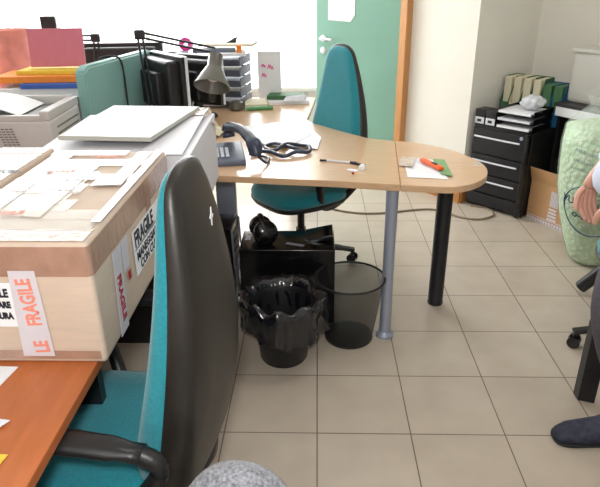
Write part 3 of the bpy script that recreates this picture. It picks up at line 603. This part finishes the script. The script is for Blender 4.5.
for (x, y, w2, h2, sd, lb) in ((-1.69, 3.36, .20, .50, 1, 'tan and pink crumpled paper bag at the left edge behind the printer'), (-1.80, 3.12, .18, .44, 4, 'pale tan crumpled paper bag behind the pinker one at the left edge')):
    g = bmesh.new(); lathe(g, [(.001, 0), (w2 * .5, .0), (w2 * .55, h2 * .3), (w2 * .52, h2 * .6), (w2 * .42, h2 * .85), (w2 * .5, h2), (w2 * .3, h2 * .93)], (x, y, .7405), 28, lambda a, k, sd=sd: 1 + .18 * noise.noise(Vector((math.cos(a) * 2 + sd, math.sin(a) * 2, k))))
    tag(link('paper_bag', g, 'rose' if sd == 1 else 'tan', None, True), lb, 'paper bag')

# ------------------------------------------------------------ under the desk
pc = thing('computer_tower', 'black computer tower with curved silver trim standing under the beech desk', 'computer', (-.60, 2.56, 0), R(-3))
link('case', B((0, 0, .225), (.42, .19, .43), 0, .006), 'blackg', pc, True)
for s in (-1, 1):
    link('silver_trim', T([(.213, s * .088, .43), (.218, s * .088, .25), (.218, s * .06, .22), (.218, s * .06, .12), (.218, s * .085, .09), (.214, s * .085, .02)], .005, smooth=3), 'silver', pc, True)
for k in range(3): link('drive_bay', B((.2115, 0, .38 - k * .05), (.004, .14, .038), 0, .001), 'black', pc)
link('silver_button', B((.215, .02, .205), (.012, .03, .03), 0, .003), 'silver', pc, True)
for (x, y) in ((-.15, -.08), (.15, -.08), (-.15, .08), (.15, .08)): link('foot', B((x, y, .005), (.03, .02, .01)), 'black', pc)
bb = thing('equipment_case', 'wide black equipment case on the floor behind the bins', 'case', (-.135, 2.47, 0), R(0))
link('case', B((0, 0, .19), (.43, .22, .38), 0, .006), 'blackg', bb, True)
link('raised_lid', B((.145, .04, .392), (.13, .13, .02), 0, .004, Matrix.Rotation(R(-12), 3, 'Y')), 'blackg', bb, True)
link('small_label', B((-.185, .02, .381), (.025, .05, .002)), 'silver', bb)
link('white_label', patch([(-.01, -.05, .3815), (.07, -.08, .3815), (.08, -.06, .3815), (.0, -.03, .3815)], .0008), 'silver', bb)
sp = thing('desk_headphones', 'glossy black rounded headphones standing on the black equipment case', 'headphones', (-.245, 2.45, .3805), R(20))
g = bmesh.new(); rot = Matrix.Rotation(R(75), 3, 'X'); solid_lathe(g, [(.001, -.03), (.035, -.027), (.055, -.01), (.058, .01), (.048, .025), (.001, .03)], (.0, -.03, .056), 26, rot); link('ear_cup', g, 'blackg', sp, 'all')
g = bmesh.new(); solid_lathe(g, [(.001, -.03), (.035, -.027), (.052, -.01), (.052, .01), (.045, .025), (.001, .03)], (.0, .05, .056), 26, rot); link('ear_cup', g, 'blackg', sp, 'all')
link('head_band', T([(0, -.045, .08), (-.01, -.03, .115), (-.01, .01, .13), (0, .05, .11), (0, .06, .08)], .012, flat=.5), 'black', sp, True)
# bins
def ring(bm, r, z, t, n=48): tube(bm, [(r * math.cos(2 * math.pi * k / n), r * math.sin(2 * math.pi * k / n), z) for k in range(n)], t, n=8, closed=True, smooth=1)
wbn = thing('waste_bin', 'black plastic waste bin holding a crumpled black bin liner', 'waste bin', (-.142, 2.10, 0))
g = bmesh.new(); rg = lathe(g, [(.088, 0), (.094, .01), (.118, .25), (.121, .26), (.117, .26), (.113, .25), (.088, .012)], n=44); g.faces.new(rg[0][::-1]); g.faces.new(rg[-1]); link('bin_body', g, 'black', wbn, True)
ln = bmesh.new()
prof = [(.100, .10), (.104, .18), (.108, .235), (.118, .275), (.138, .292), (.152, .275), (.153, .245), (.149, .215), (.152, .19), (.158, .165)]
def fl(a, k):
    w_ = .045 if k > 3 else .05
    return 1 + w_ * (noise.noise(Vector((math.cos(a) * 5, math.sin(a) * 5, k * .5))) * 1.6 + .5 * noise.noise(Vector((math.cos(a) * 14, math.sin(a) * 14, k * .9)))) * (1.8 if k > 5 else 1)
rg = lathe(ln, [(a_ * (1.0 if k_ < 3 else 1.06), b_) for k_, (a_, b_) in enumerate(prof)], n=110, f=fl)
for k, r_ in enumerate(rg):
    for i, v in enumerate(r_): v.co.z += .028 * noise.noise(Vector((v.co.x * 16, v.co.y * 16, k * .3 + 3))) * (1.5 if k > 2 else .5)
cv = ln.verts.new((0, 0, .09))
for i in range(110): ln.faces.new((rg[0][i], rg[0][(i + 1) % 110], cv))
tag(link('bin_liner', ln, 'liner', None, 'all'), 'crumpled shiny black liner folded over the rim of the plastic waste bin', 'bin liner').location = wbn.location
mb = thing('mesh_bin', 'round black wire-mesh waste bin standing before the silver desk leg', 'waste bin', (.143, 2.252, 0))
g = bmesh.new(); rg = lathe(g, [(.106, .012), (.149, .300)], n=48); link('mesh_wall', g, 'mesh', mb, 'all')
g = bmesh.new(); solid_lathe(g, [(.106, 0), (.108, .004), (.108, .014), (.10, .016)], n=40); link('bin_bottom', g, 'black', mb, True)
g = bmesh.new(); ring(g, .150, .301, .005); link('rim', g, 'blackm', mb, 'all')
tag(link('floor_cable', T([(-.1, 3.95, .006), (.02, 3.886, .006), (.226, 3.771, .006), (.43, 3.752, .006), (.784, 3.828, .006), (.958, 3.68, .006), (1.082, 3.644, .006), (1.19, 3.72, .006), (1.18, 3.84, .006), (1.08, 3.90, .006)], .007, smooth=8), 'cable', None, True), 'thin grey-brown cable looping across the tiled floor to the black drawer unit', 'cable')

wbn.scale = (1.07, 1.07, 1.05)
bpy.data.objects['bin_liner'].scale = (1.10, 1.10, 1.05)
# ------------------------------------------------------------ right-hand alcove
A48 = R(-47); u2 = Vector((math.cos(A48), math.sin(A48), 0)); v2 = Vector((-math.sin(A48), math.cos(A48), 0))
FL = Vector((1.05, 3.955, 0)); cc = FL + u2 * .21 + v2 * .24
dc = thing('drawer_unit', 'black four-drawer pedestal beside the cream pillar', 'drawer unit', cc.to_tuple(), A48)
link('body', B((0, .008, .29), (.42, .46, .56), 0, .004), 'black', dc, True)
for (z, h) in ((.47, .17), (.315, .13), (.18, .13), (.07, .08)):
    dr = link('drawer', B((-.012, -.232, z), (.38, .02, h - .006), 0, .003), 'blackm', dc, True)
    if z > .1: link('drawer_handle', T([(-.185, -.252, z + h * .18), (.0, -.256, z + h * .18), (.145, -.252, z + h * .18)], .006, smooth=2), 'pale', dr, True)
lk = bmesh.new(); solid_lathe(lk, [(.012, 0), (.012, .004), (.006, .006)], (.15, -.242, .535), 16, Matrix.Rotation(R(90), 3, 'X')); link('lock', lk, 'silver', dc, True)
link('side_post', B((.192, -.236, .29), (.03, .03, .56), 0, .004), 'blackg', dc, True)
def at(du, dv, z): p = FL + u2 * du + v2 * dv; return (p.x, p.y, z)
ZC = .5715
for k, (du, h) in enumerate(((.035, .055), (.115, .055))):
    t = thing('stationery_organiser', ('black mini drawer organiser at the left front of the drawer unit, by the pillar', 'black mini drawer organiser between its twin and the letter trays on the drawer unit')[k], 'organiser', at(du, .07, ZC), A48)
    link('case', B((0, 0, .05), (.075, .11, .10), 0, .003), 'black', t, True)
    link('drawer', B((0, -.058, .03), (.066, .006, .042), 0, .001), 'pale', t); link('label', B((0, -.0625, .03), (.03, .002, .018)), 'ink', t)
lt = thing('letter_tray', 'stack of black letter trays with papers on the drawer unit', 'letter trays', at(.288, .135, ZC), A48)
for k in range(3):
    g = bmesh.new(); z = .003 + k * .048; box(g, (0, 0, z + .002), (.25, .24, .004)); box(g, (-.123, 0, z + .018), (.004, .24, .034)); box(g, (.123, 0, z + .018), (.004, .24, .034)); box(g, (0, .118, z + .018), (.25, .004, .034)); box(g, (0, -.118, z + .008), (.25, .004, .016))
    if k < 2:
        for sx in (-.12, .12): box(g, (sx, .08, z + .035), (.008, .05, .03))
    tt_ = link('tray', g, 'blackg', lt)
    link('papers', B((-.01, -.012, z + .013), (.22, .235, .014), R(1.5)), ('white', 'pale', 'white')[k], tt_)
# plastic wrapped bundle on trays
g = bmesh.new(); bmesh.ops.create_icosphere(g, subdivisions=4, radius=1)
for v in g.verts:
    n_ = noise.noise(v.co * 2.2) * .25 + noise.noise(v.co * 6) * .1; s = 1 + n_; v.co = Vector((v.co.x * .075 * s, v.co.y * .06 * s, (v.co.z * .8 * s + .85) * .055)); v.co.z = max(v.co.z, 0)
t = tag(link('plastic_wrap_bundle', g, 'wrap', None, 'all'), 'crumpled white plastic wrap bundle on top of the black letter trays', 'plastic wrap'); t.location = at(.33, .13, ZC + .125); t.rotation_euler.z = A48
# magazine files: sloped upright boxes
def magfile(label, p, rz, m, w_=.075, d_=.24, h_=.29, grp=None, mag='cream'):
    t = thing('magazine_file', label, 'magazine file', p, rz, grp)
    g = bmesh.new(); th = .003
    prof = [(-d_ / 2, 0), (d_ / 2, 0), (d_ / 2, h_), (-.02, h_), (-d_ / 2, h_ * .42)]
    for s in (-1, 1):
        x0 = s * w_ / 2; vs = [g.verts.new((x0, y, z)) for y, z in prof]; f = g.faces.new(vs); r_ = bmesh.ops.extrude_face_region(g, geom=[f]); bmesh.ops.translate(g, vec=(-s * th, 0, 0), verts=[v for v in r_['geom'] if isinstance(v, bmesh.types.BMVert)])
    box(g, (0, d_ / 2 - th / 2, h_ / 2), (w_, th, h_)); box(g, (0, 0, th / 2), (w_, d_, th)); box(g, (0, -d_ / 2 + th / 2, h_ * .21), (w_, th, h_ * .42))
    link('file_box', g, m, t)
    link('magazines', B((0, .012, .15 * h_ / .29), (w_ - .014, d_ - .03, h_ * .93), 0, .002), mag, t)
    return t
lab = ['green and cream magazine file leftmost on the drawer unit, against the alcove wall', 'flower-patterned cream magazine file second from the alcove wall', 'dark green magazine file with cream papers, third from the alcove wall', 'green magazine file with white papers next to the blue ones']
for k in range(4):
    magfile(lab[k], at(.043 + k * .070, .37, ZC), A48, 'dgreen' if k != 1 else 'cream', .064, .19, .285)
# black desk with white front
A62 = R(-58); u3 = Vector((math.cos(A62), math.sin(A62), 0)); v3 = Vector((-math.sin(A62), math.cos(A62), 0)); P0 = Vector((1.485, 3.765, 0))
def at3(a, b, z): p = P0 + u3 * a + v3 * b; return (p.x, p.y, z)
c_ = at3(.62, .215, 0)
bd = thing('black_desk', 'black desk with a white front edge in the alcove beside the drawer unit', 'desk', c_, A62)
link('desktop', B((0, 0, .738), (1.24, .42, .02), 0, .002), 'blackm', bd)
link('white_front', B((0, -.205, .70), (1.20, .016, .055), 0, .002), 'white', bd)
for s in (-1, 1): link('side_panel', B((s * .60, .02, .364), (.02, .36, .728)), 'black', bd)
link('back_panel', B((0, .18, .40), (1.18, .018, .65)), 'black', bd)
for k in range(2):
    magfile(('blue magazine file standing against the green ones on the drawer unit', 'blue magazine file farthest from the pillar on the drawer unit')[k], at(.326 + k * .074, .37, ZC), A48, 'bluebox', .070, .19, .26, mag='dgreen')
tb = thing('plastic_tub', 'tall milky plastic tub standing on the black desk by the far wall', 'tub', at3(.16, .215, .7485), A62)
g = bmesh.new(); box(g, (0, 0, .15), (.30, .24, .30), 0, .03); link('tub_body', g, 'plast', tb, True); link('tub_lid', B((0, 0, .312), (.32, .26, .025), 0, .01), 'plast', tb, True)
tag(link('paper_stack', B(at3(.50, .20, .762), (.2, .14, .026), A62, .003), 'white'), 'low white paper stack on the black desk before the milky tub', 'paper')
# carton on the floor
bx = Vector((1.587, 3.607, 0)); A63 = R(-60)
cf = thing('open_carton', 'brown open-topped carton with white barcode print on the floor under the black desk', 'carton', bx.to_tuple(), A63)
g = bmesh.new(); H = .27; bx0, by0 = .33, .24
for (c, s) in (((0, 0, .004), (bx0, by0, .006)), ((0, -by0 / 2, H / 2), (bx0, .006, H)), ((0, by0 / 2, H / 2), (bx0, .006, H)), ((-bx0 / 2, 0, H / 2), (.006, by0, H)), ((bx0 / 2, 0, H / 2), (.006, by0, H))): box(g, c, s)
link('carton_body', g, 'cardb', cf)
link('flap', B((0, -by0 / 2 - .018, H + .045), (bx0, .005, .095), 0, 0, Matrix.Rotation(R(18), 3, 'X')), 'cardb', cf)
link('flap', B((0, by0 / 2 + .018, H + .045), (bx0, .005, .095), 0, 0, Matrix.Rotation(R(-18), 3, 'X')), 'cardb', cf)
g = bmesh.new(); yy = -by0 / 2 - .0045
for k in range(15): box(g, (-.150 + k * .0215, yy, .018), (.015, .002, .020))
box(g, (0, yy, .038), (.32, .002, .004)); box(g, (0, yy, .003), (.32, .002, .004))
for k in range(4): box(g, (.03, yy, .05 + k * .022), (.07 - k * .004, .002, .013))
for k in range(6): box(g, (.005 + k * .011, yy, .185), (.007, .002, .10))
link('printed_label', g, 'wtape', cf)
text('SAMSON', .02, 'ink', cf, (.0, yy - .001, .245), (1, 0, 0), (0, 0, 1), 'print') if False else None
tag(link('black_basket', solid_lathe(bmesh.new(), [(.07, 0), (.08, .10), (.105, .33), (.10, .335)], (1.60, 3.62, .008), 24), 'blackm', None, True), 'round black basket standing inside the open brown carton', 'basket')
# bag of chips
bg_ = thing('packing_chip_sack', 'large clear plastic sack of green packing chips with blue print beside the brown carton', 'sack', (1.545, 3.04, 0))
def bagf(a, k): return 1 + .07 * noise.noise(Vector((math.cos(a) * 2.5, math.sin(a) * 2.5, k * .45 + 9))) + .025 * noise.noise(Vector((math.cos(a) * 9, math.sin(a) * 9, k)))
bp = [(.001, .004), (.09, .004), (.12, .03), (.165, .14), (.205, .28), (.24, .42), (.255, .55), (.25, .66), (.235, .76)]
g = bmesh.new(); lathe(g, [(r_ * .965, z) for r_, z in bp] + [(.15, .78), (.001, .785)], n=64, f=bagf); link('packing_chips', g, 'chips', bg_, 'all')['kind'] = 'stuff'
g = bmesh.new(); lathe(g, bp + [(.19, .82), (.14, .87), (.17, .93)], n=64, f=bagf); link('film_bag', g, 'film', bg_, 'all')
# curved print on the sack
def wraptext(s, size, z, a0, m='blueink', rzoff=0, r=.272, rad=None):
    c = bpy.data.curves.new('t', 'FONT'); c.body = s; c.size = size; c.extrude = .0003; c.offset = .001; c.align_x = 'CENTER'
    t = bpy.data.objects.new('t', c); COL.objects.link(t); bpy.context.view_layer.update()
    me = bpy.data.meshes.new_from_object(t.evaluated_get(bpy.context.evaluated_depsgraph_get())); bpy.data.objects.remove(t)
    for v in me.vertices:
        x, y = v.co.x, v.co.y; ca, sa = math.cos(rzoff), math.sin(rzoff); x, y = x * ca - y * sa, x * sa + y * ca
        zz = z + y; rr_ = rad(zz) + .006; a = a0 + x / rr_; v.co = Vector((rr_ * math.cos(a), rr_ * math.sin(a), zz))
    me.name = 'print'; o = bpy.data.objects.new('print', me); COL.objects.link(o); me.materials.clear(); me.materials.append(M[m]); o.parent = bg_; return o
def rad(z):
    for (r1, z1), (r2, z2) in zip(bp[1:], bp[2:]):
        if z1 <= z <= z2: return (r1 + (r2 - r1) * (z - z1) / (z2 - z1)) * 1.035
    return .26
a0 = math.atan2(-2.98, -1.50) - .22
wraptext('VUOIOM', .056, .385, a0 - .16, rad=rad, rzoff=-.12); wraptext('o-oll', .056, .315, a0 - .14, rad=rad, rzoff=-.12)
for (z0, n_, amp) in ((.675, 40, .011), (.625, 36, .010), (.585, 28, .009)):
    ps_ = []
    for k in range(n_):
        a = a0 - .45 + .026 * k; z = z0 + (k % 2 - .5) * 2 * amp * (.4 + .6 * abs(math.sin(k * 1.7 + z0 * 9))) - .0004 * k; r_ = rad(z) + .008; ps_.append((r_ * math.cos(a), r_ * math.sin(a), z))
    link('print', T(ps_, .0014, n=5, smooth=1), 'blueink', bg_, True)
pts = []
for k in range(48):
    t_ = 2 * math.pi * k / 48; z = .365 + .145 * math.sin(t_); r_ = rad(z) + .005; a = a0 + .08 + .66 * math.cos(t_) - .0; pts.append((r_ * math.cos(a), r_ * math.sin(a), z))
link('print', T(pts, .005, n=6, closed=True, smooth=1, flat=.5), 'blueink', bg_, True)

tag(link('black_tube', T([(1.34, 2.66, .034), (1.45, 2.58, .22), (1.72, 2.38, .62)], .032, n=14, smooth=3), 'black', None, True), 'thick black tube leaning on the floor in front of the chip sack by the hand', 'tube')
# black desk leg panel by the person
tag(link('low_partition', prism([(.995, 1.82), (1.05, 1.80), (1.05, 1.84), (.995, 1.86)], .0, .34, .003), 'black'), 'low upright black panel on the floor behind the shoe of the person', 'partition')

# ------------------------------------------------------------ person (standing, facing left)
PX, PY = 1.0, 1.66
ps = thing('person', 'person in pale blue top, grey trousers and dark suede shoes standing at the right edge', 'person', (PX, PY, 0))
def skin_mesh(name, nodes, edges, m, parent, root=0, sub=2):
    me = bpy.data.meshes.new(name); me.from_pydata([n[0] for n in nodes], edges, []); o = bpy.data.objects.new(name, me); COL.objects.link(o)
    md = o.modifiers.new('s', 'SKIN'); 
    for i, n in enumerate(nodes):
        r_ = n[1]; r_ = (r_, r_) if not isinstance(r_, tuple) else r_
        me.skin_vertices[0].data[i].radius = r_; me.skin_vertices[0].data[i].use_root = (i == root)
    md.use_smooth_shade = True; s = o.modifiers.new('u', 'SUBSURF'); s.levels = sub; s.render_levels = sub
    bpy.context.view_layer.update(); me2 = bpy.data.meshes.new_from_object(o.evaluated_get(bpy.context.evaluated_depsgraph_get()))
    bpy.data.objects.remove(o); me2.name = name; me2.materials.clear(); me2.materials.append(M[m]); o = bpy.data.objects.new(name, me2); COL.objects.link(o)
    for p in me2.polygons: p.use_smooth = True
    if parent: o.parent = parent
    return o
# local frame: facing -X; near arm (towards camera, -Y side) hangs forward
nodes = [((.03, 0, .90), (.13, .15)), ((.04, 0, 1.10), (.11, .14)), ((.05, 0, 1.30), (.12, .16)), ((.05, 0, 1.45), (.09, .13)), ((.04, 0, 1.50), .055),
         ((.02, 0, 1.56), .055), ((.0, 0, 1.63), (.085, .075)), ((.0, 0, 1.70), (.09, .075)), ((.01, 0, 1.75), (.05, .045)),
         # near arm
         ((.05, -.17, 1.38), .055), ((.01, -.20, 1.26), .046), ((-.06, -.17, 1.14), .042), ((-.13, -.08, 1.02), .038), ((-.150, -.03, .91), (.030, .024)), ((-.118, -.03, .845), (.037, .022)),
         # far arm
         ((.05, .17, 1.38), .055), ((.07, .21, 1.22), .044), ((.07, .22, 1.10), .040), ((.0, .24, .98), .034), ((-.06, .25, .88), .024), ((-.08, .25, .82), (.034, .016)),
         # legs (near leg bent slightly: knee forward of ankle)
         ((.02, -.09, .82), .092), ((-.04, -.06, .52), .062), ((.0, -.05, .30), .055), ((.07, -.04, .10), .040), ((.10, -.04, .05), .036), ((-.06, -.05, .035), (.036, .022)),
         ((.06, .09, .82), .092), ((.10, .11, .50), .062), ((.24, .11, .28), .055), ((.33, .11, .10), .040), ((.35, .11, .05), .036), ((.22, .10, .035), (.036, .022))]
edges = [(0, 1), (1, 2), (2, 3), (3, 4), (4, 5), (5, 6), (6, 7), (7, 8), (3, 9), (9, 10), (10, 11), (11, 12), (12, 13), (13, 14), (3, 15), (15, 16), (16, 17), (17, 18), (18, 19), (19, 20),
         (0, 21), (21, 22), (22, 23), (23, 24), (24, 25), (24, 26), (0, 27), (27, 28), (28, 29), (29, 30), (30, 31), (30, 32)]
body = skin_mesh('body', nodes, edges, 'skin', None)
def fingers(w_, side_):
    # w_: palm centre; fingers hang down and curl slightly, spread along x
    out = []
    spec = [(-.027, .070, .0118), (-.009, .082, .0122), (.010, .078, .0120), (.028, .060, .0108)]
    for dx, L, r_ in [(a_ * .80, b_ * .88, c_ * .86) for a_, b_, c_ in spec]:
        n0 = [(Vector(w_) + Vector((dx * .8, 0, .015)), r_), (Vector(w_) + Vector((dx, 0, -.030)), r_), (Vector(w_) + Vector((dx * 1.05 + .004, side_ * .008, -.030 - L * .45)), r_ * .95), (Vector(w_) + Vector((dx * 1.05 + .012, side_ * .022, -.030 - L * .78)), r_ * .88), (Vector(w_) + Vector((dx + .018, side_ * .036, -.030 - L)), r_ * .75)]
        out.append(skin_mesh('f', [(tuple(p), r) for p, r in n0], [(0, 1), (1, 2), (2, 3), (3, 4)], 'skin', None))
    n0 = [(Vector(w_) + Vector((-.015, 0, .02)), .011), (Vector(w_) + Vector((-.040, side_ * .014, -.004)), .011), (Vector(w_) + Vector((-.046, side_ * .026, -.034)), .010), (Vector(w_) + Vector((-.042, side_ * .034, -.056)), .008)]
    out.append(skin_mesh('f', [(tuple(p), r) for p, r in n0], [(0, 1), (1, 2), (2, 3)], 'skin', None)); return out
parts = [body] + fingers((-.118, -.03, .850), 1) + fingers((-.08, .25, .81), -1)
# face features joined into the body mesh
face = bmesh.new()
box(face, (-.098, 0, 1.665), (.04, .026, .045), 0, .01); box(face, (-.088, 0, 1.615), (.016, .05, .012), 0, .005)
for s in (-1, 1): box(face, (.01, s * .078, 1.67), (.035, .014, .055), 0, .006); box(face, (-.084, s * .032, 1.69), (.012, .024, .012), 0, .004)
fo = link('face', face, 'skin', None, True); parts.append(fo)
bm = bmesh.new()
for p in parts: bm.from_mesh(p.data)
bme = bpy.data.meshes.new('body'); bm.to_mesh(bme); bm.free(); bme.materials.append(M['skin'])
for p in bme.polygons: p.use_smooth = True
for p in parts: bpy.data.objects.remove(p)
bo = bpy.data.objects.new('body', bme); COL.objects.link(bo); bo.parent = ps
# clothes
sh = [((.03, 0, .86), (.150, .175)), ((.04, 0, 1.10), (.13, .16)), ((.05, 0, 1.30), (.138, .18)), ((.05, 0, 1.45), (.105, .15)), ((.045, 0, 1.465), .075),
      ((.05, -.17, 1.38), .075), ((.01, -.20, 1.26), .068), ((-.06, -.17, 1.14), .064), ((-.155, -.08, 1.02), .068), ((-.178, -.035, .90), .066),
      ((.05, .17, 1.38), .072), ((.07, .21, 1.22), .062), ((.07, .22, 1.10), .058), ((.0, .24, .98), .05), ((-.045, .25, .90), .042)]
skin_mesh('jumper', sh, [(0, 1), (1, 2), (2, 3), (3, 4), (3, 5), (5, 6), (6, 7), (7, 8), (8, 9), (3, 10), (10, 11), (11, 12), (12, 13), (13, 14)], 'sleeve', ps)
tr_ = [((.04, 0, .93), (.14, .16)), ((-.01, -.08, .80), .125), ((-.06, -.06, .54), .104), ((-.005, -.05, .36), .088), ((.05, -.04, .24), .074),
       ((.07, .09, .80), .105), ((.11, .11, .52), .085), ((.24, .11, .32), .075), ((.33, .11, .12), .066)]
skin_mesh('trousers', tr_, [(0, 1), (1, 2), (2, 3), (3, 4), (0, 5), (5, 6), (6, 7), (7, 8)], 'trouser', ps)
def shoe(cx, cy):
    # boot pointing to -X: lofted cross-sections from toe to heel, then an ankle shaft
    g = bmesh.new(); secs = [(-.155, .012, .022), (-.145, .032, .040), (-.11, .044, .056), (-.06, .048, .066), (-.01, .044, .084), (.035, .040, .112), (.07, .039, .125), (.105, .037, .12), (.128, .022, .09)]
    rings = []; n = 20
    for (x, hw, h) in secs:
        rg = []
        for i in range(n):
            a = 2 * math.pi * i / n; c, s = math.cos(a), math.sin(a); y = hw * math.copysign(abs(c) ** .75, c); z = h / 2 + h / 2 * math.copysign(abs(s) ** .8, s)
            z = max(z, .006); rg.append(g.verts.new((cx + x, cy + y, z)))
        rings.append(rg)
    for a, b in zip(rings, rings[1:]):
        for i in range(n): g.faces.new((a[i], a[(i + 1) % n], b[(i + 1) % n], b[i]))
    g.faces.new(rings[0][::-1]); g.faces.new(rings[-1])
    lathe(g, [(.040, .09), (.047, .12), (.050, .17), (.052, .23), (.046, .23)], (cx + .07, cy, 0), 24, lambda a, k: 1 + .05 * noise.noise(Vector((math.cos(a) * 3, math.sin(a) * 3, k))))
    o = link('boot', g, 'shoe', ps, 'all')
    so = [(cx - .16, cy + .0), (cx - .150, cy + .035), (cx - .11, cy + .050), (cx - .03, cy + .048), (cx + .06, cy + .042), (cx + .12, cy + .036), (cx + .135, cy), (cx + .12, cy - .036), (cx + .06, cy - .042), (cx - .03, cy - .048), (cx - .11, cy - .050), (cx - .150, cy - .035)]
    link('sole', prism(spread(so, 3), .001, .016, .003), 'sole', o, True)
    for k in range(3):
        link('stud', T([(cx + .0 + k * .02, cy - .045, .05 + k * .012), (cx + .0 + k * .02, cy - .049, .05 + k * .012)], .003, smooth=1), 'silver', o, True)
    link('strap', T([(cx + .02, cy - .050, .03), (cx + .0, cy - .052, .045), (cx + .03, cy - .046, .075), (cx + .06, cy, .128), (cx + .03, cy + .046, .075)], .009, flat=.5), 'sole', o, True)
shoe(-.015, -.045); shoe(.26, .105)
g = bmesh.new(); bmesh.ops.create_icosphere(g, subdivisions=3, radius=1)
for v in g.verts: v.co = Vector((v.co.x * .10 + .022, v.co.y * .092, v.co.z * .11 + 1.715)) * 1
bmesh.ops.delete(g, geom=[v for v in g.verts if v.co.x < -.055 and v.co.z < 1.74], context='VERTS'); link('hair', g, 'hair', ps, 'all')

# ------------------------------------------------------------ grey fabric chair back in the foreground
gc = thing('fabric_chair', 'grey melange fabric chair back, only its rounded top showing at the bottom edge', 'chair', (-.150, .80, 0), R(0))
link('backrest', pad([(x * 1.0, z) for x, z in outline(.13, .30, .675, 2.2, .10)], [(.5, .045), (.8, .042), (.93, .03), (1, 0), (.93, -.03), (.8, -.042), (.5, -.045)]), 'melange', gc, 'all')
link('seat', B((0, -.22, .33), (.36, .36, .07), 0, .025), 'melange', gc, True)
for (x, y) in ((-.15, -.37), (.15, -.37), (-.15, -.07), (.15, -.07)): link('leg', T([(x, y, .30), (x * 1.05, y, 0)], .012, smooth=1), 'blackm', gc, True)
